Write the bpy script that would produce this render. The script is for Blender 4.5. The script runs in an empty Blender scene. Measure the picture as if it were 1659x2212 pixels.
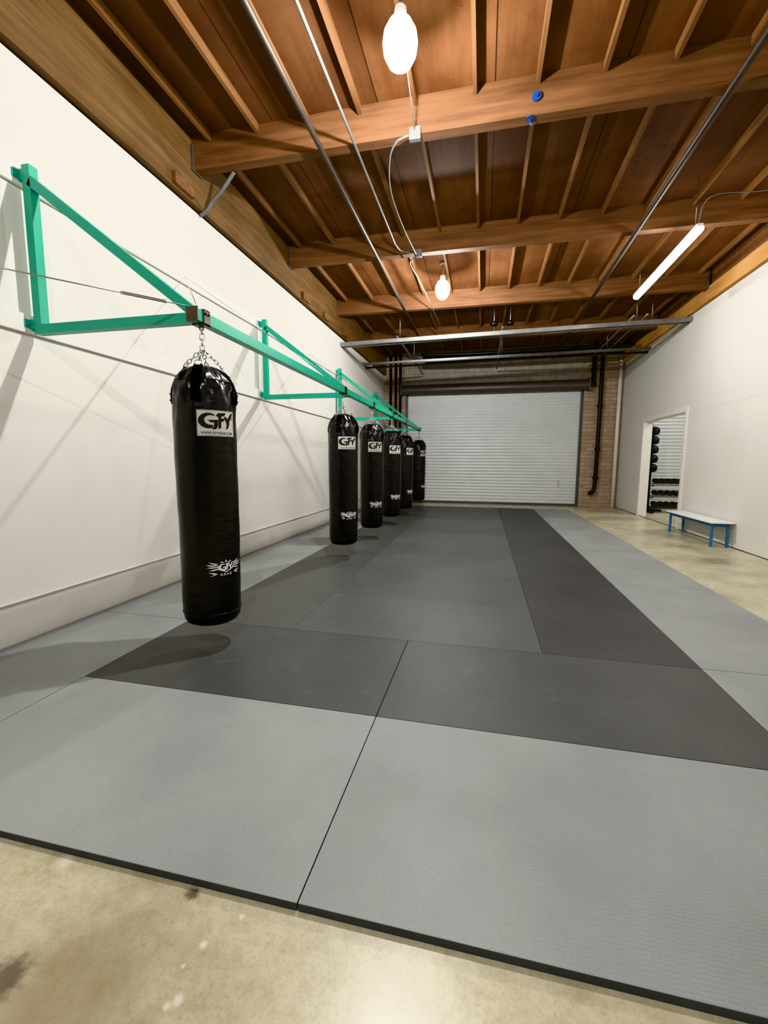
import bpy, bmesh, math, random
from mathutils import Vector, Matrix
random.seed(4)
S = bpy.context.scene
try: S.view_settings.view_transform = 'Khronos PBR Neutral'
except Exception: S.view_settings.view_transform = 'Standard'
COL = S.collection
WL = {}

# ------------------------------------------------------------------ materials
def lin(c):
    return tuple(((v/255)/12.92 if v/255 <= .04045 else (((v/255)+.055)/1.055)**2.4) for v in c)+(1,)

def new_mat(name):
    m = bpy.data.materials.new(name); m.use_nodes = True
    nt = m.node_tree
    return m, nt, nt.nodes['Principled BSDF']

def coords(nt, scale=(1,1,1), world=False):
    mp = nt.nodes.new('ShaderNodeMapping'); mp.inputs['Scale'].default_value = scale
    if world:
        g = nt.nodes.new('ShaderNodeNewGeometry'); nt.links.new(g.outputs['Position'], mp.inputs['Vector'])
    else:
        t = nt.nodes.new('ShaderNodeTexCoord'); nt.links.new(t.outputs['Object'], mp.inputs['Vector'])
    return mp.outputs['Vector']

def noise(nt, vec, scale, detail=4, rough=.55):
    n = nt.nodes.new('ShaderNodeTexNoise'); n.inputs['Scale'].default_value = scale
    n.inputs['Detail'].default_value = detail; n.inputs['Roughness'].default_value = rough
    nt.links.new(vec, n.inputs['Vector']); return n.outputs['Fac']

def ramp(nt, fac, stops):
    r = nt.nodes.new('ShaderNodeValToRGB'); e = r.color_ramp.elements
    e[0].position, e[0].color = stops[0][0], stops[0][1]
    e[1].position, e[1].color = stops[-1][0], stops[-1][1]
    for p, c in stops[1:-1]:
        x = e.new(p); x.color = c
    nt.links.new(fac, r.inputs['Fac']); return r.outputs['Color']

def mixc(nt, fac, a, b, mode='MIX'):
    m = nt.nodes.new('ShaderNodeMix'); m.data_type = 'RGBA'; m.blend_type = mode
    if isinstance(fac, (int, float)): m.inputs[0].default_value = fac
    else: nt.links.new(fac, m.inputs[0])
    for i, v in ((6, a), (7, b)):
        if isinstance(v, tuple): m.inputs[i].default_value = v
        else: nt.links.new(v, m.inputs[i])
    return m.outputs[2]

def mathn(nt, op, a, b):
    m = nt.nodes.new('ShaderNodeMath'); m.operation = op
    for i, v in ((0, a), (1, b)):
        if isinstance(v, (int, float)): m.inputs[i].default_value = v
        else: nt.links.new(v, m.inputs[i])
    return m.outputs[0]

def bump(nt, bs, h, strength=.2, dist=.01):
    b = nt.nodes.new('ShaderNodeBump'); b.inputs['Strength'].default_value = strength
    b.inputs['Distance'].default_value = dist
    nt.links.new(h, b.inputs['Height']); nt.links.new(b.outputs['Normal'], bs.inputs['Normal'])

def simple(name, c, rough=.5, metal=0, var=.12, nscale=6, bstr=.05):
    m, nt, bs = new_mat(name)
    v = coords(nt, world=True)
    f = noise(nt, v, nscale)
    a = lin(c); lo = tuple(x*(1-var) for x in a[:3])+(1,); hi = tuple(min(1, x*(1+var)) for x in a[:3])+(1,)
    nt.links.new(ramp(nt, f, [(.3, lo), (.7, hi)]), bs.inputs['Base Color'])
    bs.inputs['Roughness'].default_value = rough; bs.inputs['Metallic'].default_value = metal
    if bstr: bump(nt, bs, noise(nt, v, nscale*12, 2), bstr, .003)
    return m

def wood(name, dark, mid, light, axis, rough=.7, ns=5):
    m, nt, bs = new_mat(name)
    sc = [14, 14, 14]; sc[axis] = .9
    v = coords(nt, tuple(sc), world=True)
    f = noise(nt, v, 1.2, 6, .6)
    c = ramp(nt, f, [(.25, lin(dark)), (.5, lin(mid)), (.75, lin(light))])
    v2 = coords(nt, (1, 1, 1), world=True)
    f2 = noise(nt, v2, 1.1, 3)
    c = mixc(nt, 1.0, c, ramp(nt, f2, [(.3, (.7, .66, .62, 1)), (.65, (1, 1, 1, 1))]), 'MULTIPLY')
    nt.links.new(c, bs.inputs['Base Color']); bs.inputs['Roughness'].default_value = rough
    bs.inputs['Specular IOR Level'].default_value = .25
    bump(nt, bs, f, .12, .004)
    return m

M = {}
M['wall'] = simple('white_paint', (219, 217, 211), .6, 0, .03, 1.2, .04)
M['trimwhite'] = simple('white_trim_paint', (228, 226, 221), .4, 0, .03, 2, .02)
M['seam'] = simple('drywall_seam', (190, 187, 180), .6, 0, .03, 2, .02)
M['green'] = simple('green_powder_coat', (14, 158, 128), .35, 0, .06, 5, .03)
M['chrome'] = simple('zinc_steel', (190, 190, 188), .28, 1, .1, 10, .02)
M['darkchrome'] = simple('dark_chrome', (92, 84, 76), .25, 1, .15, 10, .02)
M['galv'] = simple('galvanised_steel', (150, 152, 152), .42, .85, .15, 8, .03)
M['darkpipe'] = simple('dark_iron_pipe', (64, 57, 52), .5, .4, .2, 8, .05)
M['black'] = simple('black_iron', (22, 22, 23), .45, .2, .2, 8, .04)
M['hood'] = simple('grey_hood_steel', (90, 87, 84), .4, .2, .12, 3, .04)
M['blue'] = simple('blue_paint', (72, 118, 162), .5, 0, .1, 6, .02)
M['darkblue'] = simple('dark_blue_paint', (24, 62, 120), .45, 0, .1, 6, .02)
M['benchtop'] = simple('white_laminate', (238, 241, 238), .35, 0, .03, 3, .01)
M['rubber'] = simple('black_rubber', (24, 25, 27), .55, 0, .15, 10, .08)
M['ball'] = simple('dark_blue_rubber', (26, 34, 42), .5, 0, .2, 10, .08)
M['steelgrey'] = simple('grey_steel', (96, 96, 96), .45, .3, .12, 5, .04)
M['labelwhite'] = simple('label_fabric', (200, 196, 190), .6, 0, .03, 30, .02)
M['ink'] = simple('black_ink', (20, 18, 20), .6, 0, .05, 30, .0)
M['inkwhite'] = simple('white_print', (232, 232, 232), .5, 0, .02, 30, .0)
M['inkred'] = simple('red_print', (200, 60, 40), .5, 0, .05, 30, .0)
M['boxgrey'] = simple('grey_box_steel', (120, 122, 120), .45, .5, .1, 10, .02)
M['beam'] = wood('glulam_wood', (84, 58, 40), (112, 79, 54), (132, 95, 66), 0)
M['joist'] = wood('joist_wood', (98, 70, 46), (124, 90, 60), (142, 106, 72), 1)
M['ledger'] = wood('ledger_wood', (80, 62, 42), (104, 80, 52), (124, 96, 64), 1)
M['ledgerlight'] = wood('ledger_light_wood', (164, 116, 66), (192, 144, 88), (208, 164, 106), 1)

def vinyl():
    m, nt, bs = new_mat('black_vinyl')
    v = coords(nt)
    nt.links.new(ramp(nt, noise(nt, v, 5), [(.3, lin((14, 15, 17))), (.7, lin((22, 23, 26)))]), bs.inputs['Base Color'])
    bs.inputs['Roughness'].default_value = .3
    vb = coords(nt, (5, 5, 14))
    n1 = noise(nt, vb, .9, 4)
    bump(nt, bs, n1, .45, .018)
    return m
M['vinyl'] = vinyl()

def mat_foam(name, c):
    m, nt, bs = new_mat(name)
    v = coords(nt, world=True)
    a = lin(c); lo = tuple(x*.88 for x in a[:3])+(1,); hi = tuple(x*1.08 for x in a[:3])+(1,)
    c0 = ramp(nt, noise(nt, v, 1.3, 5), [(.35, lo), (.65, hi)])
    oi = nt.nodes.new('ShaderNodeObjectInfo')
    c0 = mixc(nt, 1.0, c0, ramp(nt, oi.outputs['Random'], [(0, (.90, .90, .90, 1)), (1, (1.07, 1.07, 1.07, 1))]), 'MULTIPLY')
    dust = ramp(nt, noise(nt, v, 5.5, 6, .7), [(.58, (0, 0, 0, 1)), (.85, (.13, .13, .13, 1))])
    c0 = mixc(nt, dust, c0, lin((170, 172, 170)))
    grain = ramp(nt, noise(nt, v, 160, 2, .5), [(.35, (.93, .93, .93, 1)), (.65, (1.04, 1.04, 1.04, 1))])
    c0 = mixc(nt, 1.0, c0, grain, 'MULTIPLY')
    nt.links.new(c0, bs.inputs['Base Color'])
    bs.inputs['Roughness'].default_value = .5
    bs.inputs['Specular IOR Level'].default_value = .4
    w = nt.nodes.new('ShaderNodeTexWave'); w.bands_direction = 'Y'; w.inputs['Scale'].default_value = 22
    w.inputs['Distortion'].default_value = .6; w.inputs['Detail'].default_value = 1
    nt.links.new(v, w.inputs['Vector'])
    bump(nt, bs, w.outputs['Fac'], .3, .0018)
    return m
M['matlight'] = mat_foam('light_grey_mat_vinyl', (144, 149, 149))
M['matdark'] = mat_foam('charcoal_mat_vinyl', (86, 89, 88))
M['matdark3'] = mat_foam('dark_mat_vinyl', (79, 82, 81))
M['matdark2'] = mat_foam('charcoal_mat_vinyl_dim_sheen', (69, 71, 71))  # right strip: weaker reflection off its ribs painted in as a darker tone
M['matedge'] = simple('mat_edge_foam', (74, 78, 83), .7, 0, .1, 10, .05)

def concrete():
    m, nt, bs = new_mat('polished_concrete')
    v = coords(nt, world=True)
    c = ramp(nt, noise(nt, v, 1.6, 8, .65), [(.28, lin((166, 159, 134))), (.45, lin((190, 185, 160))), (.6, lin((204, 200, 175))), (.8, lin((214, 212, 190)))])
    st = ramp(nt, noise(nt, v, .75, 7, .7), [(.50, (1, 1, 1, 1)), (.64, (.74, .70, .62, 1)), (.8, (.6, .56, .5, 1))])
    c = mixc(nt, .85, c, st, 'MULTIPLY')
    fine = ramp(nt, noise(nt, v, 22, 7, .72), [(.32, (.80, .77, .70, 1)), (.56, (1, 1, 1, 1))])
    c = mixc(nt, .85, c, fine, 'MULTIPLY')
    speck = ramp(nt, noise(nt, v, 90, 3, .6), [(.3, (.82, .80, .74, 1)), (.5, (1, 1, 1, 1))])
    c = mixc(nt, .8, c, speck, 'MULTIPLY')
    def spot(c, x, y, r, col, amt, soft=.6):
        g = nt.nodes.new('ShaderNodeNewGeometry')
        vm = nt.nodes.new('ShaderNodeVectorMath'); vm.operation = 'DISTANCE'
        nt.links.new(g.outputs['Position'], vm.inputs[0]); vm.inputs[1].default_value = (x, y, 0)
        d = mathn(nt, 'DIVIDE', vm.outputs['Value'], r)
        n = noise(nt, v, 2.2/r if r < .3 else 3.5, 6, .65)
        d = mathn(nt, 'ADD', d, mathn(nt, 'MULTIPLY', mathn(nt, 'SUBTRACT', n, .5), 1.6))
        f = ramp(nt, d, [(1-soft, (amt, amt, amt, 1)), (1, (0, 0, 0, 1))])
        return mixc(nt, f, c, lin(col))
    c = spot(c, -1.06, .84, .36, (128, 114, 84), .62, .8)
    c = spot(c, -1.25, .79, .07, (80, 72, 60), .8)
    c = spot(c, -.90, 1.12, .03, (74, 64, 54), .8)
    for (x, y, r) in ((-.768, .992, .015), (-.75, .858, .018), (-.79, .93, .008), (-1.42, 1.12, .04), (-.70, 1.09, .012), (-.77, .84, .012), (.9, .55, .02)):
        c = spot(c, x, y, r, (228, 226, 216), .6, .7)
    c = spot(c, 3.4, 7.2, .35, (124, 117, 100), .6)
    c = spot(c, 3.3, 12.2, .8, (144, 132, 108), .5)
    nt.links.new(c, bs.inputs['Base Color'])
    r = nt.nodes.new('ShaderNodeMapRange'); r.inputs['To Min'].default_value = .14; r.inputs['To Max'].default_value = .46
    nt.links.new(noise(nt, v, 2.5, 5), r.inputs['Value']); nt.links.new(r.outputs[0], bs.inputs['Roughness'])
    bump(nt, bs, noise(nt, v, 30, 4), .05, .003)
    return m
M['concrete'] = concrete()

def deck():
    m, nt, bs = new_mat('plywood_deck')
    v = coords(nt, world=True)
    b = nt.nodes.new('ShaderNodeTexBrick'); b.offset = 0
    b.inputs['Scale'].default_value = 1; b.inputs['Brick Width'].default_value = 1.18; b.inputs['Row Height'].default_value = 2.54
    b.inputs['Mortar Size'].default_value = .006; b.inputs['Color1'].default_value = lin((122, 84, 56)); b.inputs['Color2'].default_value = lin((90, 60, 40))
    b.inputs['Mortar'].default_value = lin((44, 28, 18)); b.inputs['Bias'].default_value = 0
    nt.links.new(v, b.inputs['Vector'])
    vg = coords(nt, (7, .8, 1), world=True)
    g = ramp(nt, noise(nt, vg, 1.5, 6, .6), [(.25, (.7, .65, .6, 1)), (.7, (1.0, 1.0, 1.0, 1))])
    c = mixc(nt, 1.0, b.outputs['Color'], g, 'MULTIPLY')
    st = ramp(nt, noise(nt, v, 1.0, 5, .6), [(.4, (.6, .54, .5, 1)), (.62, (1, 1, 1, 1))])
    c = mixc(nt, .9, c, st, 'MULTIPLY')
    knots = ramp(nt, noise(nt, v, 9, 2, .5), [(.70, (1, 1, 1, 1)), (.76, (.6, .52, .46, 1))])
    c = mixc(nt, 1.0, c, knots, 'MULTIPLY')
    nt.links.new(c, bs.inputs['Base Color']); bs.inputs['Roughness'].default_value = .75
    bs.inputs['Specular IOR Level'].default_value = .2
    return m
M['deck'] = deck()

def brick(name, c1, c2, mo, w, h, ms=.012):
    m, nt, bs = new_mat(name)
    g = nt.nodes.new('ShaderNodeNewGeometry')
    sp = nt.nodes.new('ShaderNodeSeparateXYZ'); cb = nt.nodes.new('ShaderNodeCombineXYZ')
    nt.links.new(g.outputs['Position'], sp.inputs[0])
    ad = nt.nodes.new('ShaderNodeMath'); ad.operation = 'ADD'
    nt.links.new(sp.outputs['X'], ad.inputs[0]); nt.links.new(sp.outputs['Y'], ad.inputs[1])
    nt.links.new(ad.outputs[0], cb.inputs['X']); nt.links.new(sp.outputs['Z'], cb.inputs['Y'])
    b = nt.nodes.new('ShaderNodeTexBrick'); b.inputs['Scale'].default_value = 1
    b.inputs['Brick Width'].default_value = w; b.inputs['Row Height'].default_value = h
    b.inputs['Mortar Size'].default_value = ms
    b.inputs['Color1'].default_value = lin(c1); b.inputs['Color2'].default_value = lin(c2); b.inputs['Mortar'].default_value = lin(mo)
    nt.links.new(cb.outputs[0], b.inputs['Vector'])
    v = coords(nt, world=True)
    c = mixc(nt, .5, b.outputs['Color'], ramp(nt, noise(nt, v, 4, 5), [(.3, (.7, .68, .65, 1)), (.7, (1, 1, 1, 1))]), 'MULTIPLY')
    nt.links.new(c, bs.inputs['Base Color']); bs.inputs['Roughness'].default_value = .85
    inv = nt.nodes.new('ShaderNodeMath'); inv.operation = 'SUBTRACT'; inv.inputs[0].default_value = 1
    nt.links.new(b.outputs['Fac'], inv.inputs[1]); bump(nt, bs, inv.outputs[0], .35, .008)
    return m
M['brick'] = brick('tan_brick', (188, 168, 148), (172, 152, 132), (146, 132, 118), .4, .12, .009)
M['block'] = brick('grey_block', (176, 170, 160), (162, 156, 147), (138, 133, 125), .4, .2, .009)
M['slat'] = simple('painted_steel_slat', (214, 219, 220), .42, .1, .04, 2, .02)

def emis(name, c, s):
    m, nt, bs = new_mat(name)
    bs.inputs['Base Color'].default_value = (.9, .9, .9, 1)
    bs.inputs['Emission Color'].default_value = c; bs.inputs['Emission Strength'].default_value = s
    return m
M['bulb'] = emis('bulb_glow', (1, .985, .96, 1), 45)
M['tube'] = emis('tube_glow', (1, .96, .93, 1), 60)

# ------------------------------------------------------------------ geometry helpers
def finish(bm, name, mats, smooth=False, parent=None, origin=None, recalc=True):
    if recalc: bmesh.ops.recalc_face_normals(bm, faces=bm.faces)
    xs = [v.co.x for v in bm.verts]; ys = [v.co.y for v in bm.verts]; zs = [v.co.z for v in bm.verts]
    o = Vector(origin) if origin else Vector(((min(xs)+max(xs))/2, (min(ys)+max(ys))/2, min(zs)))
    bmesh.ops.translate(bm, verts=bm.verts, vec=-o)
    me = bpy.data.meshes.new(name); bm.to_mesh(me); bm.free()
    for m in (mats if isinstance(mats, (list, tuple)) else [mats]): me.materials.append(M[m])
    if smooth:
        for p in me.polygons: p.use_smooth = True
    ob = bpy.data.objects.new(name, me); COL.objects.link(ob)
    WL[ob.name] = o
    if parent:
        ob.parent = parent; ob.location = o-WL[parent.name]
    else: ob.location = o
    return ob

def empty(name, loc, parent=None):
    ob = bpy.data.objects.new(name, None); COL.objects.link(ob); ob.empty_display_size = .1
    WL[ob.name] = Vector(loc)
    if parent: ob.parent = parent; ob.location = Vector(loc)-WL[parent.name]
    else: ob.location = loc
    return ob

def info(ob, label, cat, group=None):
    ob['label'] = label; ob['category'] = cat
    if group: ob['group'] = group
    return ob

def struct(ob, label=None):
    ob['kind'] = 'structure'
    if label: ob['label'] = label
    return ob

def abox(bm, x0, x1, y0, y1, z0, z1, bev=0, mi=0):
    r = bmesh.ops.create_cube(bm, size=1)
    vs = r['verts']
    for v in vs:
        v.co = Vector(((x0+x1)/2+v.co.x*(x1-x0), (y0+y1)/2+v.co.y*(y1-y0), (z0+z1)/2+v.co.z*(z1-z0)))
    fs = set(f for v in vs for f in v.link_faces)
    for f in fs: f.material_index = mi
    if bev:
        es = list(set(e for v in vs for e in v.link_edges))
        bmesh.ops.bevel(bm, geom=es, offset=bev, segments=2, affect='EDGES', profile=.5)
    return vs

def box(name, x0, x1, y0, y1, z0, z1, mat, bev=0, parent=None):
    bm = bmesh.new(); abox(bm, x0, x1, y0, y1, z0, z1, bev)
    return finish(bm, name, mat, parent=parent)

def asweep(bm, pts, r, seg=8, closed=False, square=False, mi=0):
    pts = [Vector(p) for p in pts]; n = len(pts); rings = []; prev = None
    for i, p in enumerate(pts):
        if closed: t = pts[(i+1) % n]-pts[i-1]
        else: t = pts[min(i+1, n-1)]-pts[max(i-1, 0)]
        t.normalize()
        if prev is None:
            a = Vector((0, 0, 1)) if abs(t.z) < .9 else Vector((0, 1, 0))
            n1 = t.cross(a).normalized()
        else: n1 = (prev-t*prev.dot(t)).normalized()
        prev = n1; n2 = t.cross(n1)
        ring = []
        for k in range(seg):
            th = 2*math.pi*(k+(.5 if square else 0))/seg
            rr = r*(math.sqrt(2) if square else 1)
            ring.append(bm.verts.new(p+n1*math.cos(th)*rr+n2*math.sin(th)*rr))
        rings.append(ring)
    m = n if closed else n-1
    for i in range(m):
        a, b = rings[i], rings[(i+1) % n]
        for k in range(seg):
            f = bm.faces.new((a[k], a[(k+1) % seg], b[(k+1) % seg], b[k])); f.material_index = mi
    if not closed:
        f = bm.faces.new(rings[0][::-1]); f.material_index = mi
        f = bm.faces.new(rings[-1]); f.material_index = mi

def catmull(pts, k=8):
    pts = [Vector(p) for p in pts]; P = [pts[0]]+pts+[pts[-1]]; out = []
    for i in range(1, len(P)-2):
        for j in range(k):
            t = j/k
            out.append(.5*((2*P[i])+(-P[i-1]+P[i+1])*t+(2*P[i-1]-5*P[i]+4*P[i+1]-P[i+2])*t*t+(-P[i-1]+3*P[i]-3*P[i+1]+P[i+2])*t**3))
    out.append(pts[-1]); return out

def pipe(name, pts, r, mat, parent=None, smooth_path=False, seg=12, square=False):
    bm = bmesh.new()
    asweep(bm, catmull(pts) if smooth_path else pts, r, 4 if square else seg, square=square)
    return finish(bm, name, mat, smooth=not square, parent=parent)

def lathe(bm, prof, seg=48, cx=0, cy=0, fn=None, mi=0):
    rings = []
    for r, z in prof:
        if r < 1e-5: rings.append([bm.verts.new((cx, cy, z))])
        else:
            ring = []
            for k in range(seg):
                th = 2*math.pi*k/seg; rr = r+(fn(th, z) if fn else 0)
                ring.append(bm.verts.new((cx+rr*math.cos(th), cy+rr*math.sin(th), z)))
            rings.append(ring)
    for a, b in zip(rings, rings[1:]):
        for k in range(seg):
            if len(a) == 1 and len(b) == 1: continue
            if len(a) == 1: f = bm.faces.new((a[0], b[(k+1) % seg], b[k]))
            elif len(b) == 1: f = bm.faces.new((a[k], a[(k+1) % seg], b[0]))
            else: f = bm.faces.new((a[k], a[(k+1) % seg], b[(k+1) % seg], b[k]))
            f.material_index = mi

# ------------------------------------------------------------------ dimensions
XL, XR, YB = -3.45, 4.18, 15.2
ZD = 5.12; ZB = 4.76
CAMZ = 1.43; MT = .03

# floor / ceiling / walls
struct(box('floor', -3.6, 8.6, -3, 15.7, -.15, 0, 'concrete'), 'polished stained concrete slab')
struct(box('ceiling', -3.6, 8.6, -3, 15.7, ZD, ZD+.06, 'deck'), 'brown plywood roof deck')
struct(box('wall_left', -3.65, XL, -3, YB, 0, 4.38, 'wall'), 'white painted wall')
bm = bmesh.new()
abox(bm, XR, XR+.18, -3, 10.62, 0, 4.52); abox(bm, XR, XR+.18, 13.13, YB, 0, 4.52); abox(bm, XR, XR+.18, 10.62, 13.13, 2.54, 4.52)
struct(finish(bm, 'wall_right', 'wall'), 'white partition wall with a doorway')
bm = bmesh.new()
abox(bm, -3.65, -2.70, YB, YB+.35, 0, ZD, mi=0); abox(bm, 3.05, XR+.18, YB, YB+.35, 0, ZD, mi=0)
abox(bm, -2.70, 3.05, YB, YB+.35, 3.9, ZD, mi=1)
abox(bm, XR+.18, 5.0, YB, YB+.35, 0, ZD, mi=0); abox(bm, 5.0, 8.6, YB, YB+.35, 3.9, ZD, mi=1)
struct(finish(bm, 'wall_back', ['brick', 'block']), 'brick and grey block end wall')
struct(box('wall_side', 8.45, 8.6, -3, YB, 0, ZD, 'wall'), 'white wall of the next room')
struct(box('wall_divider', XR+.18, 8.45, 8.2, 8.3, 0, ZD, 'wall'), 'white wall of the next room')

# wood ledgers (setting trims)
struct(box('trim_1', -3.65, -3.38, -3, YB, 4.40, ZD, 'ledger'), 'wood ledger beam above the wall')
struct(box('trim_2', XR-.07, XR+.18, -3, YB, 4.53, 4.80, 'ledgerlight'), 'light wood ledger on the wall top')
struct(box('trim_3', XR-.02, XR+.18, -3, YB, 4.80, ZD, 'beam'), 'dark wood ledger')
for n, z in ((4, 2.46), (5, 3.52)):
    struct(box('trim_%d' % n, XL, XL+.03, -3, 13.9, z-.07, z+.07, 'trimwhite', .006), 'white painted mounting board')
# doorway casing
bm = bmesh.new()
abox(bm, XR-.02, XR+.2, 10.54, 10.64, 0, 2.62); abox(bm, XR-.02, XR+.2, 13.11, 13.21, 0, 2.62); abox(bm, XR-.02, XR+.2, 10.64, 13.11, 2.52, 2.62)
struct(finish(bm, 'trim_6', 'trimwhite'), 'white door casing')
struct(box('trim_7', XR-.0015, XR+.001, -3, 10.53, 2.487, 2.493, 'seam'), 'faint wall panel joint')
struct(box('trim_8', XR-.0015, XR+.001, -3, YB, 0, .012, 'rubber'), 'thin dark joint at the wall foot')

# ------------------------------------------------------------------ roof beams and joists
beamY = [-.2, 2.33, 4.88, 7.42, 10.0, 12.55]
for y in beamY:
    bm = bmesh.new(); abox(bm, XL+.07, XR-.07, y-.065, y+.065, ZB, ZD-.001, .004)
    info(finish(bm, 'roof_beam', 'beam'), 'orange-brown glulam roof beam under the plywood deck', 'beam', 'roof beams')
    for sx in (XL+.075, XR-.075):
        h = box('beam_hanger', sx-.02 if sx > 0 else sx-.004, sx+.004 if sx > 0 else sx+.02, y-.085, y+.085, ZB-.012, ZB+.26, 'steelgrey')
        info(h, 'steel hanger bracket holding a roof beam end', 'bracket', 'beam hangers')
yedge = [-3]+beamY+[YB]
for i in range(len(yedge)-1):
    y0 = yedge[i]+(.067 if i else 0); y1 = yedge[i+1]-(.067 if i < len(yedge)-2 else 0)
    x = -3.14
    while x < 4.0:
        bm = bmesh.new(); abox(bm, x-.018, x+.018, y0, y1, ZD-.095, ZD-.001)
        info(finish(bm, 'ceiling_joist', 'joist'), 'narrow wooden ceiling joist spanning between roof beams', 'joist', 'ceiling joists')
        x += .59
for y in (4.45, 7.9, 9.0, 10.3):
    info(box('timber_block', -3.38, -3.33, y, y+.32, 4.42, 4.54, 'beam'), 'small brown timber block fixed to the ledger', 'wood block', 'ledger blocks')

# ------------------------------------------------------------------ roller doors
def roller(name, x0, x1, zt):
    bm = bmesh.new(); p = .105; z = .06; prof = []
    while z < zt:
        prof += [(0, z), (-.014, z+.012), (-.02, z+.05), (-.014, z+.082), (0, z+.094)]; z += p
    yb = YB+.12
    rows = [[bm.verts.new((x, yb+y, zz)) for x in (x0, x1)] for y, zz in prof]
    for a, b in zip(rows, rows[1:]): bm.faces.new((a[0], a[1], b[1], b[0]))
    d = finish(bm, name, 'slat', recalc=False)
    struct(d, 'light grey corrugated steel roller door')
    box('bottom_bar', x0, x1, yb-.04, yb+.03, 0, .075, 'steelgrey', .006, parent=d)
    for xx in (x0, x1):
        box('guide_rail', xx-.06, xx+.06, yb-.07, yb+.05, 0, 3.9, 'steelgrey', .005, parent=d)
    bm = bmesh.new()
    asweep(bm, [(x0-.12, YB-.1, 3.86), (x1+.12, YB-.1, 3.86)], .17, 24)
    h = finish(bm, 'roll_hood', 'hood', parent=d)
    for sx in (x0-.14, x1+.1):
        box('end_bracket', sx, sx+.04, YB-.32, YB+.02, 3.66, 4.06, 'steelgrey', .004, parent=d)
    box('handle', x1-.62, x1-.6, yb-.06, yb-.018, .62, .86, 'chrome', .004, parent=d)
    return d
roller('door_1', -2.68, 3.03, 3.75)
roller('door_2', 5.05, 8.2, 3.75)

# pipes at the end wall
P = info(empty('drain_pipe', (3.4, 15.02, .3)), 'black cast-iron drain pipes with couplings on a brick pier', 'pipe')
pipe('pipe', [(3.27, 15.04, 5.1), (3.27, 15.04, 3.8)], .07, 'black', parent=P)
pipe('pipe', catmull([(3.5, 15.04, 5.1), (3.5, 15.04, 4.0), (3.5, 15.04, 3), (3.49, 15.04, 1.2), (3.48, 15.04, .75), (3.45, 15.03, .55), (3.38, 15.02, .46), (3.30, 15.02, .47)], 6), .062, 'black', parent=P)
for x, z in ((3.27, 4.3), (3.27, 3.85), (3.5, 3.2), (3.5, 1.85), (3.49, .95)):
    bm = bmesh.new(); asweep(bm, [(x, 15.04, z-.05), (x, 15.04, z+.05)], .085, 16)
    finish(bm, 'coupling', 'black', smooth=False, parent=P)
info(pipe('riser_pipe', [(4.05, 15.1, 0), (4.05, 15.1, 5.1)], .055, 'trimwhite'), 'white painted vertical riser pipe on a brick pier', 'pipe')
for x in (-3.2, -3.02, -2.86):
    info(pipe('riser_pipe', [(x, 15.1, 0), (x, 15.1, 5.1)], .045, 'black'), 'dark vertical riser pipe on a brick pier', 'pipe', 'dark risers')

# strut rails
R1 = info(empty('strut_rail', (.3, 10.5, 4.2)), 'long galvanised steel strut rail hung across the ceiling', 'rail')
pipe('rail', [(XL+.001, 10.38, 4.22), (XR-.001, 10.72, 4.43)], .042, 'galv', parent=R1, square=True)
pipe('rail', [(XL+.001, 10.52, 4.19), (XR-.001, 10.86, 4.40)], .018, 'galv', parent=R1)
for x in (-2.0, .14, .49, 3.1, 3.4):
    t = (x-XL)/(XR-XL); y = 10.38+.34*t; z = 4.22+.21*t
    pipe('hanger_rod', [(x, y, z), (x, y, ZD-.01)], .008, 'galv', parent=R1)
for x in (.14, .49):
    bm = bmesh.new(); lathe(bm, [(0, 4.47), (.05, 4.47), (.085, 4.50), (.085, 4.54), (.05, 4.58), (0, 4.58)], 20, x, 10.55)
    finish(bm, 'hanger_cap', 'black', parent=R1)
R2 = info(empty('strut_rail', (.3, 12.7, 4.2)), 'galvanised steel strut rail near the roller door', 'rail')
pipe('rail', [(XL+.001, 12.46, 4.20), (XR-.001, 13.06, 4.42)], .034, 'galv', parent=R2, square=True)
pipe('rail', [(XL+.001, 12.66, 4.14), (XR-.001, 13.26, 4.36)], .03, 'darkpipe', parent=R2)
for x in (-2.0, .4, 3.1):
    t = (x-XL)/(XR-XL)
    pipe('hanger_rod', [(x, 12.46+.6*t, 4.2+.22*t), (x, 12.46+.6*t, ZD-.01)], .008, 'galv', parent=R2)
for x, z in ((-2.05, 4.27), (.32, 4.34), (2.95, 4.41), (3.2, 4.42)):
    info(pipe('conduit', [(x, 10.3, z+.05), (x, 14.8, z+.05)], .018, 'galv'), 'straight galvanised conduit resting on the strut rails', 'conduit', 'rail conduits')
for y, z in ((13.4, 4.60), (13.7, 4.57), (14.3, 4.60)):
    info(pipe('cable', [(-1.9, y, z), (-.2, y, z-.03), (1.6, y, z), (3.9, y, z+.02)], .05, 'black', smooth_path=True), 'thick black cable run below the roof deck', 'cable', 'black cable runs')

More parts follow.
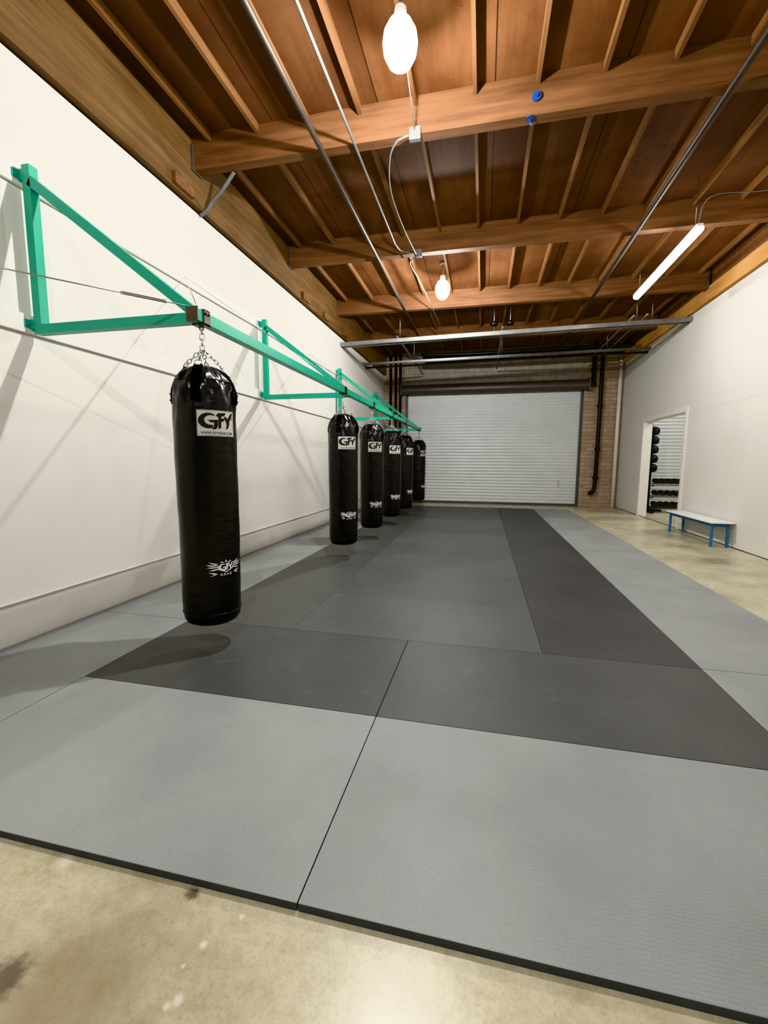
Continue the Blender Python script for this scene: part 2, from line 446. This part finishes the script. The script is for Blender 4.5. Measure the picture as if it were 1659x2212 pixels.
# ------------------------------------------------------------------ ceiling pipes, conduit
zp = ZB-.045
info(pipe('sprinkler_pipe', [(-1.78, -2.9, zp), (-1.78, 15.1, zp)], .028, 'darkpipe'), 'dark iron sprinkler pipe under the roof beams', 'pipe')
info(pipe('sprinkler_pipe', [(2.03, -2.9, zp), (2.03, 15.1, zp)], .032, 'darkpipe'), 'dark iron sprinkler pipe under the roof beams', 'pipe')
def jbox(x, y, z):
    b = info(empty('junction_box', (x, y, z-.06)), 'grey square steel junction box on a roof beam', 'junction box', 'junction boxes')
    box('box_body', x-.06, x+.06, y-.05, y, z-.06, z+.06, 'boxgrey', .006, parent=b)
    box('cover_plate', x-.05, x+.05, y-.056, y-.05, z-.05, z+.05, 'boxgrey', .002, parent=b)
jbox(-.78, 4.81, 4.74); jbox(-1.12, 7.35, 4.74)
info(pipe('conduit', [(-1.42, -2.9, zp+.02), (-1.42, 3, zp+.02), (-1.42, 6.5, zp+.02), (-1.41, 7.0, zp+.02), (-1.34, 7.2, zp+.02), (-1.18, 7.28, zp+.02)], .014, 'boxgrey', smooth_path=True), 'galvanised conduit running to a junction box', 'conduit')
info(pipe('conduit', [(-.84, 4.76, 4.72), (-.98, 4.8, 4.70), (-1.1, 5.05, 4.70), (-1.2, 5.6, 4.70), (-1.2, 6.4, 4.70), (-1.14, 7.28, 4.70)], .009, 'boxgrey', smooth_path=True), 'bent grey conduit between two junction boxes', 'conduit')
info(pipe('conduit', [(-1.14, 7.3, 4.67), (-1.24, 7.4, 4.68), (-1.28, 7.6, 4.68), (-1.22, 8.4, 4.68), (-1.15, 10, 4.68), (-1.1, 12, 4.68)], .009, 'boxgrey', smooth_path=True), 'thin grey conduit under the roof beams', 'conduit')
info(pipe('conduit', [(-2.92, 4.93, 4.745), (-3.0, 4.95, 4.68), (-3.12, 4.97, 4.58), (-3.25, 4.99, 4.50), (-3.33, 5.0, 4.42), (-3.42, 5.0, 4.37)], .022, 'boxgrey', smooth_path=True), 'bent grey conduit from roof beam to white wall', 'conduit')
info(pipe('wall_conduit', [(XL+.011, -2.9, .35), (XL+.011, 13.6, .35)], .010, 'trimwhite'), 'thin white conduit running low along the white wall', 'conduit')

# blue anchor on beam
A = info(empty('beam_anchor', (.39, 4.8, 4.6)), 'round blue anchor with small hook on a roof beam', 'anchor')
bm = bmesh.new(); asweep(bm, [(.39, 4.815, 4.91), (.39, 4.79, 4.91)], .042, 20); asweep(bm, [(.39, 4.79, 4.91), (.39, 4.775, 4.91)], .018, 6)
finish(bm, 'anchor_plate', 'darkblue', parent=A)
bm = bmesh.new(); asweep(bm, [(.34, 4.84, ZB-.01), (.34, 4.84, ZB)], .035, 20); asweep(bm, catmull([(.34, 4.84, ZB-.01), (.34, 4.84, ZB-.05), (.36, 4.84, ZB-.07), (.37, 4.84, ZB-.05)], 5), .006, 8)
finish(bm, 'hook', 'darkblue', parent=A)

# ------------------------------------------------------------------ lamps
LAMP_W = 400
def bay_lamp(x, y, z):
    L = info(empty('pendant_lamp', (x, y, z-.17)), 'glowing oval high-bay bulb hanging from the wooden ceiling', 'lamp', 'high-bay lamps')
    bm = bmesh.new(); lathe(bm, [(0, z-.17), (.05, z-.16), (.09, z-.13), (.125, z-.06), (.135, z+.01), (.125, z+.08), (.09, z+.145), (.05, z+.17), (0, z+.17)], 32, x, y)
    finish(bm, 'bulb', 'bulb', smooth=True, parent=L)
    bm = bmesh.new(); lathe(bm, [(0, z+.16), (.05, z+.165), (.05, z+.2), (.045, z+.25), (.02, z+.28), (0, z+.28)], 24, x, y)
    finish(bm, 'socket', 'trimwhite', smooth=False, parent=L)
    pipe('stem', [(x, y, z+.27), (x, y, ZD-.03)], .012, 'galv', parent=L)
    bm = bmesh.new(); lathe(bm, [(0, ZD-.04), (.06, ZD-.04), (.065, ZD-.001), (0, ZD-.001)], 24, x, y)
    finish(bm, 'canopy', 'boxgrey', parent=L)
    l = bpy.data.lights.new('lamp_light', 'POINT'); l.energy = LAMP_W; l.shadow_soft_size = .03; l.color = (1, .972, .93)
    o = bpy.data.objects.new('lamp_light', l); COL.objects.link(o); o.location = (x, y, z-.215)
    return L
LX = -.785
L1 = bay_lamp(LX+.06, 3.68, 4.62)
pipe('cord', [(LX+.06, 3.70, 4.85), (LX+.05, 3.95, 4.78), (LX+.03, 4.4, 4.74), (LX, 4.76, 4.76)], .006, 'boxgrey', parent=L1, smooth_path=True)
bay_lamp(LX-.06, 8.59, 4.62)
bay_lamp(LX+.9, -1.3, 4.62)

def tube_light(x, y0, y1, z):
    L = info(empty('strip_light', (x, (y0+y1)/2, z-.04)), 'long white glowing strip light hung along the ceiling', 'strip light')
    bm = bmesh.new(); abox(bm, x-.04, x+.04, y0, y1, z+.01, z+.05, .008); finish(bm, 'housing', 'trimwhite', parent=L)
    bm = bmesh.new(); asweep(bm, [(x, y0+.02, z-.01), (x, y1-.02, z-.01)], .055, 16); finish(bm, 'diffuser', 'tube', smooth=True, parent=L)
    for y in (y0+.15, y1-.15): pipe('hanger_wire', [(x, y, z+.05), (x, y, ZD-.002)], .004, 'galv', parent=L)
    pipe('cord', [(x, y0+.05, z+.05), (x-.02, y0-.1, z+.22), (x+.1, y0-.2, z+.27), (x+.6, y0-.1, z+.3), (x+1.45, y0, z+.36)], .006, 'boxgrey', parent=L, smooth_path=True)
    return L
tube_light(2.61, 6.69, 9.1, 4.43)

# ------------------------------------------------------------------ mats
ye = [1.142+1.055*k for k in range(13)]
xe = [-3.445, -2.49, -1.526, -.536, .471, 1.5, 2.52]
def mat(x0, x1, y0, y1, dark):
    g = .0013
    bm = bmesh.new(); abox(bm, x0+g, x1-g, y0+g, y1-g, 0, MT, .003)
    bmesh.ops.recalc_face_normals(bm, faces=bm.faces)
    for f in bm.faces: f.material_index = 0 if f.normal.z > .5 else 1
    o = finish(bm, 'gym_mat', [('matlight', 'matdark', 'matdark2', 'matdark3')[dark], 'matedge'])
    info(o, 'dark charcoal foam gym mat with fine ribbed surface' if dark else 'light grey foam gym mat with fine ribbed surface', 'gym mat', 'dark gym mats' if dark else 'light grey gym mats')
mat(xe[1], xe[3], ye[0], ye[1], 0); mat(xe[3], xe[5], ye[0], ye[1], 0)
mat(xe[1], xe[3], ye[1], ye[2], 3); mat(xe[3], xe[5], ye[1], ye[2], 3)
for k in range(0, 12, 2):
    mat(xe[0], xe[1], ye[k], ye[k+2], 0); mat(xe[5], xe[6], ye[k], ye[k+2], 0)
    if k >= 2: mat(xe[1], xe[2], ye[k], ye[k+2], 3); mat(xe[4], xe[5], ye[k], ye[k+2], 2)
for k in range(2, 12): mat(xe[2], xe[4], ye[k], ye[k+1], 1)

# ------------------------------------------------------------------ bag rack
RX, RZ = -1.98, 2.43
RK = info(empty('bag_rack', (RX, 8.2, 2.38)), 'green steel wall-mounted rack holding the punching bags', 'bag rack')
FY = [2.82, 6.4, 10.0, 13.6]
UX = XL+.052+.055
for y in FY:
    pipe('upright', [(UX, y, 2.385), (UX, y, 3.58)], .034, 'green', parent=RK, square=True)
    pipe('arm', [(UX+.034, y, RZ-.01), (RX+.0, y, RZ-.01)], .034, 'green', parent=RK, square=True)
    pipe('brace', [(UX+.02, y, 3.47), (RX-.04, y, RZ+.04)], .034, 'green', parent=RK, square=True)
    for z in (2.46, 3.52):
        bm = bmesh.new(); abox(bm, XL+.03, XL+.074, y-.034, y+.034, z-.035, z+.035, .002)
        abox(bm, XL+.03, XL+.038, y-.075, y+.034, z-.03, z+.03, .002)
        asweep(bm, [(XL+.038, y-.055, z), (XL+.052, y-.055, z)], .010, 6)
        finish(bm, 'mounting_plate', 'green', parent=RK)
pipe('rail', [(RX, 2.76, RZ), (RX, 13.78, RZ)], .038, 'green', parent=RK, square=True)
bm = bmesh.new(); abox(bm, RX-.045, RX+.045, 2.745, 2.76, RZ-.05, RZ+.05, .003)
finish(bm, 'end_plate', 'darkchrome', parent=RK)
p0 = Vector((RX-.02, 2.8, RZ+.06))
pipe('cable', [p0, (XL+.05, 1.2, 2.50)], .0045, 'chrome', parent=RK)
d = (Vector((XL+.05, 1.2, 2.50))-p0)
pipe('turnbuckle', [p0+d*.08, p0+d*.085, p0+d*.2, p0+d*.205], .010, 'chrome', parent=RK)
pipe('cable', [(RX-.02, 2.85, RZ+.06), (XL+.05, 4.62, 3.52)], .004, 'chrome', parent=RK)
pipe('cable', [(XL+.05, 4.62, 3.52), (RX-.02, 6.4, RZ+.06)], .004, 'chrome', parent=RK)
pipe('cable', [(RX-.02, 6.45, RZ+.06), (XL+.05, 8.2, 3.52)], .004, 'chrome', parent=RK)
pipe('cable', [(XL+.05, 8.2, 3.52), (RX-.02, 9.95, RZ+.06)], .004, 'chrome', parent=RK)

# ------------------------------------------------------------------ punching bags
BR = .213; BZ = .22
def wrap(bm, zc, ang, rad):
    for v in bm.verts:
        th = ang+v.co.x/BR
        r = rad+v.co.z
        z = v.co.y+zc
        v.co = Vector((r*math.cos(th), r*math.sin(th), z))

def slice_x(bm, step=.012, lim=.2):
    x = -lim
    while x < lim:
        bmesh.ops.bisect_plane(bm, geom=bm.verts[:]+bm.edges[:]+bm.faces[:], plane_co=(x, 0, 0), plane_no=(1, 0, 0)); x += step

def poly2(bm, pts, s, ox, oy, mi=0, sy=None):
    sy = sy or s
    vs = [bm.verts.new((ox+p[0]*s, oy+p[1]*sy, 0)) for p in pts]
    f = bm.faces.new(vs); f.material_index = mi; f.normal_update()
    if f.normal.z < 0: f.normal_flip(); f.normal_update()

def text2(bm, txt, width, cx, cy, hscale=1.0, mi=0, spacing=1.0, bold=0):
    cu = bpy.data.curves.new('t', 'FONT'); cu.body = txt; cu.size = 1; cu.align_x = 'LEFT'; cu.space_character = spacing; cu.resolution_u = 3
    cu.offset = bold
    ob = bpy.data.objects.new('t', cu); COL.objects.link(ob)
    bpy.context.view_layer.update()
    me = bpy.data.meshes.new_from_object(ob.evaluated_get(bpy.context.evaluated_depsgraph_get()))
    xs = [v.co.x for v in me.vertices]; ys = [v.co.y for v in me.vertices]
    s = width/(max(xs)-min(xs)); mx = (max(xs)+min(xs))/2; my = (max(ys)+min(ys))/2
    off = len(bm.verts)
    for v in me.vertices: bm.verts.new((cx+(v.co.x-mx)*s, cy+(v.co.y-my)*s*hscale, 0))
    bm.verts.ensure_lookup_table()
    for p in me.polygons:
        try:
            f = bm.faces.new([bm.verts[off+i] for i in p.vertices]); f.material_index = mi
            f.normal_update()
            if f.normal.z < 0: f.normal_flip(); f.normal_update()
        except ValueError: pass
    bpy.data.objects.remove(ob); bpy.data.curves.remove(cu); bpy.data.meshes.remove(me)

def ell(cx, cy, rx, ry, a0, a1, n=22):
    return [(cx+rx*math.cos(math.radians(a0+(a1-a0)*i/n)), cy+ry*math.sin(math.radians(a0+(a1-a0)*i/n))) for i in range(n+1)]

G1 = ell(52, 42, 56, 47, 46, 296)+ell(66, 46, 36, 29, 286, 60)
G2 = [(46, 50), (58, 46), (106, 50), (106, 12), (94, -8), (70, -10), (80, 6), (84, 32), (62, 32)]
F1 = [(94, 72), (106, 90), (158, 94), (146, 74), (128, 71), (127, 58), (146, 60), (140, 40), (126, 39), (124, 2), (108, -8), (108, 66)]
Y1 = [(152, 74), (142, 60), (150, 50), (158, 36), (160, 16), (154, -8), (172, 2), (182, 26), (182, 40), (197, 66), (212, 98), (190, 90), (176, 70), (169, 58), (160, 68)]
def logo_letters(bm, s, ox, oy, mi=0):
    for p in (G1, G2, F1, Y1): poly2(bm, p, s, ox-103*s, oy-42*s, mi)

def build_bag():
    B = empty('punching_bag', (0, 0, 0))
    prof = [(0, 0), (.09, 0), (.15, .006), (.180, .022), (.198, .05), (.205, .09)]
    z = .16
    while z < 1.56: prof.append((.206+.008*min(1, z/1.3), z)); z += .05
    prof += [(.214, 1.60), (.214, 1.64), (.212, 1.68), (.207, 1.71), (.199, 1.74), (.188, 1.765), (.174, 1.79), (.157, 1.812), (.137, 1.834), (.112, 1.853), (.085, 1.868), (.05, 1.878), (0, 1.882)]
    def wr(th, z):
        e = .0018*math.sin(3*th+z*6)+.0008*math.sin(7*th-z*19)
        if z > 1.40:
            k = (z-1.40)/.40
            e += .011*k*(math.sin(5*th+z*12)+.7*math.sin(11*th-z*22)+.5*math.sin(19*th+z*36))*(.55 if z > 1.83 else 1)
        return e
    bm = bmesh.new(); lathe(bm, prof, 112, fn=wr)
    finish(bm, 'body', 'vinyl', smooth=True, parent=B, origin=(0, 0, 0))
    bm = bmesh.new()
    for zz, rr in ((1.765, .189), (.1, .207)):
        asweep(bm, [((rr+wr(t*math.pi/48, zz))*math.cos(t*math.pi/48), (rr+wr(t*math.pi/48, zz))*math.sin(t*math.pi/48), zz) for t in range(96)], .004, 6, closed=True)
    finish(bm, 'piping', 'vinyl', smooth=True, parent=B, origin=(0, 0, 0))
    for k in range(4):
        a = math.radians(-35+90*k)
        bm = bmesh.new()
        path = [(.225, 1.61), (.227, 1.66), (.222, 1.71), (.208, 1.755), (.188, 1.795), (.163, 1.828), (.135, 1.855), (.118, 1.872)]
        w = .032; ca, sa = math.cos(a), math.sin(a)
        rows = []
        for (r, zz) in path:
            row = []
            for sgn in (-1, -.5, .5, 1):
                for_r = r-(.004 if abs(sgn) > .9 else 0)
                row.append(bm.verts.new((for_r*ca-sgn*w*sa, for_r*sa+sgn*w*ca, zz)))
            rows.append(row)
        for p, q in zip(rows, rows[1:]):
            for i in range(3): bm.faces.new((p[i], p[i+1], q[i+1], q[i]))
        bmesh.ops.solidify(bm, geom=bm.faces[:], thickness=.007)
        for zz in (1.635, 1.68):
            for sg in (-.5, .5):
                asweep(bm, [((.22)*ca-sg*w*sa, .22*sa+sg*w*ca, zz), (.232*ca-sg*w*sa, .232*sa+sg*w*ca, zz)], .006, 8)
        finish(bm, 'strap', 'vinyl', parent=B, origin=(0, 0, 0))
        bm = bmesh.new()
        c = Vector((.118*ca, .118*sa, 1.885)); tx = Vector((-sa, ca, 0)); up = Vector((-.6*ca, -.6*sa, .8))
        pts = [c+tx*(.026*math.cos(t))+up*(.026*math.sin(t)) for t in [i*math.pi/8 for i in range(16)]]
        asweep(bm, pts, .0042, 6, closed=True)
        finish(bm, 'strap_ring', 'chrome', smooth=True, parent=B, origin=(0, 0, 0))
    bm = bmesh.new()
    def chain(p, q, hl=.022, hw=.0125, wr=.0038):
        p, q = Vector(p), Vector(q); L = (q-p).length; pitch = 2*(hl-wr*1.1); n = max(1, round(L/pitch)); t = (q-p).normalized()
        a = t.cross(Vector((.3, .9, .1))).normalized(); b = t.cross(a)
        for i in range(n):
            c = p+(q-p)*((i+.5)/n); w = a if i % 2 else b
            pts = []
            for j in range(12):
                th = 2*math.pi*j/12; cx, sy = math.cos(th), math.sin(th)
                pts.append(c+t*((hl-hw)*(1 if cx > 0.01 else -1 if cx < -.01 else 0)+hw*cx)+w*(hw*sy))
            asweep(bm, pts, wr, 6, closed=True)
    chain((0, 0, 1.985), (0, 0, 2.145), .026, .0155, .005)
    for k in range(4):
        a = math.radians(-35+90*k)
        chain((.105*math.cos(a), .105*math.sin(a), 1.90), (.010*math.cos(a), .010*math.sin(a), 1.99), .019, .0115, .0038)
    finish(bm, 'chain', 'chrome', smooth=True, parent=B, origin=(0, 0, 0))
    z0 = RZ-BZ
    bm = bmesh.new()
    abox(bm, -.050, -.041, -.035, .035, z0-.055, z0+.05, .002); abox(bm, .041, .050, -.035, .035, z0-.055, z0+.05, .002)
    abox(bm, -.050, .050, -.035, .035, z0-.055, z0-.042, .002); abox(bm, -.050, .050, -.035, .035, z0+.041, z0+.05, .002)
    for s in (-1, 1):
        for t in (-.016, .016): asweep(bm, [(s*.048, t, z0+.02), (s*.060, t, z0+.02)], .009, 6)
    asweep(bm, [(.016*math.cos(t*math.pi/6), 0, z0-.066+.02*math.sin(t*math.pi/6)) for t in range(12)], .005, 6, closed=True)
    finish(bm, 'beam_clamp', 'darkchrome', parent=B, origin=(0, 0, 0))
    zc = 1.465
    bm = bmesh.new(); abox(bm, -.128, .128, -.088, .088, 0, .0015, 0); slice_x(bm); wrap(bm, zc, 0, .2225)
    lab = finish(bm, 'brand_patch', 'labelwhite', smooth=False, parent=B, origin=(0, 0, 0)); lab['label'] = 'white rectangular logo patch'
    bm = bmesh.new()
    logo_letters(bm, .00112, 0, .016)
    text2(bm, 'WWW.GFYGEAR.COM', .215, 0, -.066, 1.15, bold=.02)
    for (a, b, c, d2) in ((-.124, .124, .083, .0847), (-.124, .124, -.0847, -.083), (-.124, -.1225, -.084, .084), (.1225, .124, -.084, .084)):
        poly2(bm, [(a, c), (b, c), (b, d2), (a, d2)], 1, 0, 0)
    poly2(bm, [(.104, .040), (.118, .054), (.114, .034), (.110, .022)], 1, 0, 0, 1)
    bmesh.ops.triangulate(bm, faces=bm.faces); slice_x(bm); wrap(bm, zc, 0, .2248)
    finish(bm, 'patch_lettering', ['ink', 'inkred'], parent=lab, origin=(0, 0, 0), recalc=False)
    # lower print: letters inside a heart shaped frame with spiky wings
    bm = bmesh.new()
    logo_letters(bm, .00052, 0, .020)
    K = .00102
    sp = [[(0, 40), (7, 52), (0, 68), (-7, 52)],
          [(6, 40), (24, 48), (34, 62), (30, 48), (48, 42)],
          [(56, 36), (76, 42), (120, 58), (92, 38), (70, 30)],
          [(64, 26), (98, 30), (136, 34), (106, 19), (68, 18)],
          [(64, 10), (98, 12), (130, 8), (102, 1), (62, 2)],
          [(60, -6), (90, -10), (116, -20), (86, -21), (56, -16)],
          [(58, 36), (64, 10), (50, -20), (0, -46), (0, -38), (44, -14), (56, 10)],
          [(58, -52), (84, -40), (122, -36), (94, -49), (80, -56), (112, -72), (84, -65)]]
    for p in sp:
        for sg in (1, -1):
            if sg < 0 and p is sp[0]: continue
            q = [(x*sg, y) for x, y in p]
            if sg < 0: q = q[::-1]
            poly2(bm, q, K, 0, .018, sy=.00082)
    text2(bm, 'GEAR', .088, 0, -.033, .8, spacing=1.4, bold=.02)
    bmesh.ops.triangulate(bm, faces=bm.faces); slice_x(bm); wrap(bm, .43, math.radians(7), .2175)
    finish(bm, 'printed_logo', 'inkwhite', parent=B, origin=(0, 0, 0), recalc=False)
    return B

bags = [(2.85, -35), (6.06, -56), (7.72, -58), (9.45, -54), (11.1, -32), (13.62, -32)]
proto_bag = build_bag()
def place(B, y, ang):
    B.location = (RX, y, BZ); B.rotation_euler = (0, 0, math.radians(ang))
    info(B, 'long black vinyl punching bag with logo patch on green rack', 'punching bag', 'punching bags')
    for c in B.children:
        if c.name.startswith('beam_clamp'): c.rotation_euler = (0, 0, -math.radians(ang))
def copy_tree(o, parent=None):
    n = o.copy(); COL.objects.link(n)
    if parent: n.parent = parent
    for c in list(o.children): copy_tree(c, n)
    return n
allb = [proto_bag]+[copy_tree(proto_bag) for _ in bags[1:]]
bpy.context.view_layer.update()
for B, (y, a) in zip(allb, bags): place(B, y, a)

# ------------------------------------------------------------------ bench
BN = info(empty('bench', (3.98, 9.3, 0)), 'low white-topped bench with blue legs against the white wall', 'bench')
bm = bmesh.new(); abox(bm, 3.80, 4.15, 8.36, 10.25, .41, .436, .003); finish(bm, 'seat', 'benchtop', parent=BN)
bm = bmesh.new(); abox(bm, 3.797, 4.153, 8.357, 10.253, .40, .41, .003); finish(bm, 'seat_edge', 'rubber', parent=BN)
for x in (3.86, 4.10):
    for y in (8.45, 10.15):
        box('leg', x-.02, x+.02, y-.02, y+.02, 0, .40, 'blue', .003, parent=BN)
for y in (8.45, 10.15): box('cross_rail', 3.88, 4.08, y-.015, y+.015, .35, .39, 'blue', .003, parent=BN)
for x in (3.86, 4.10): box('side_rail', x-.015, x+.015, 8.47, 10.13, .35, .39, 'blue', .003, parent=BN)

# ------------------------------------------------------------------ next room: dumbbell rack
DK = info(empty('dumbbell_rack', (5.35, 13.9, 0)), 'black three-tier steel dumbbell rack', 'dumbbell rack')
tz = [.16, .48, .82]
for x in (4.72, 6.1):
    bm = bmesh.new(); asweep(bm, [(x, 14.1, 0), (x, 14.1, 1.0)], .03, 4, square=True); asweep(bm, [(x, 13.65, .03), (x, 14.2, .03)], .03, 4, square=True)
    finish(bm, 'upright', 'black', parent=DK)
for z in tz:
    bm = bmesh.new()
    for y, dz in ((13.78, 0), (13.98, .03)): abox(bm, 4.72, 6.1, y-.03, y+.03, z+dz-.02, z+dz, .002)
    for x in (4.72, 6.1): abox(bm, x-.02, x+.02, 13.75, 14.1, z-.045, z-.02)
    finish(bm, 'shelf', 'black', parent=DK)
def dumbbell():
    bm = bmesh.new(); r = .075
    for a, b in ((-.14, -.06), (.06, .14)): asweep(bm, [(0, a, r), (0, a+.012, r), (0, b-.012, r), (0, b, r)], r, 6)
    asweep(bm, [(0, -.06, r), (0, .06, r)], .016, 10)
    return finish(bm, 'dumbbell', 'rubber', origin=(0, 0, 0))
db = None
for z in tz:
    for i in range(8):
        o = dumbbell() if db is None else db.copy()
        if db is None: db = o
        else: COL.objects.link(o)
        o.location = (4.84+i*.165, 13.88, z+.03)
        info(o, 'black rubber hex dumbbell on the dumbbell rack', 'dumbbell', 'dumbbells on the rack')
BK = info(empty('ball_rack', (4.95, 14.5, 0)), 'tall black rack stacked with medicine balls', 'ball rack')
pipe('post', [(4.9, 14.6, 0), (4.9, 14.6, 2.5)], .03, 'black', parent=BK, square=True)
box('base', 4.65, 5.2, 14.35, 14.8, 0, .05, 'black', .004, parent=BK)
bz = [1.28, 1.55, 1.82, 2.09, 2.36]
for z in bz:
    bm = bmesh.new(); asweep(bm, [(4.9+.1*math.cos(t*math.pi/10), 14.42+.1*math.sin(t*math.pi/10), z-.09) for t in range(20)], .01, 6, closed=True)
    asweep(bm, [(4.9, 14.6, z-.09), (4.9, 14.51, z-.09)], .01, 6)
    finish(bm, 'ball_cradle', 'black', parent=BK)
bl = None
for z in bz:
    if bl is None:
        bm = bmesh.new(); bmesh.ops.create_uvsphere(bm, u_segments=24, v_segments=16, radius=.125)
        for v in bm.verts:
            if abs(v.co.z) < .012: v.co *= .97
        bl = finish(bm, 'medicine_ball', 'ball', smooth=True, origin=(0, 0, 0)); o = bl
    else: o = bl.copy(); COL.objects.link(o)
    o.location = (4.9, 14.42, z); info(o, 'dark blue medicine ball on a tall rack', 'medicine ball', 'medicine balls')

# ------------------------------------------------------------------ lights / world
def area(name, loc, size, power, rot=(0, 0, 0), col=(1, .96, .9)):
    l = bpy.data.lights.new(name, 'AREA'); l.energy = power; l.size = size; l.color = col
    o = bpy.data.objects.new(name, l); COL.objects.link(o); o.location = loc; o.rotation_euler = rot
    return o
area('next_room_fill', (6.4, 12.0, 4.6), 1.5, 140)  # unseen area light added to brighten the room past the doorway
w = bpy.data.worlds.new('World'); S.world = w; w.use_nodes = True
w.node_tree.nodes['Background'].inputs['Color'].default_value = (.98, .99, 1, 1)
w.node_tree.nodes['Background'].inputs['Strength'].default_value = .25

# ------------------------------------------------------------------ camera
cam = bpy.data.cameras.new('Camera'); co = bpy.data.objects.new('Camera', cam); COL.objects.link(co)
cam.sensor_fit = 'HORIZONTAL'; cam.sensor_width = 36; cam.lens = 36*940/1659; cam.clip_start = .05
back = Vector((.2193, -.9687, .1153)).normalized(); right = Vector((.9752, .2221, .0052))
right = (right-back*right.dot(back)).normalized(); up = back.cross(right)
mw = Matrix((right, up, back)).transposed().to_4x4(); mw.translation = (0, 0, CAMZ)
co.matrix_world = mw
S.camera = co
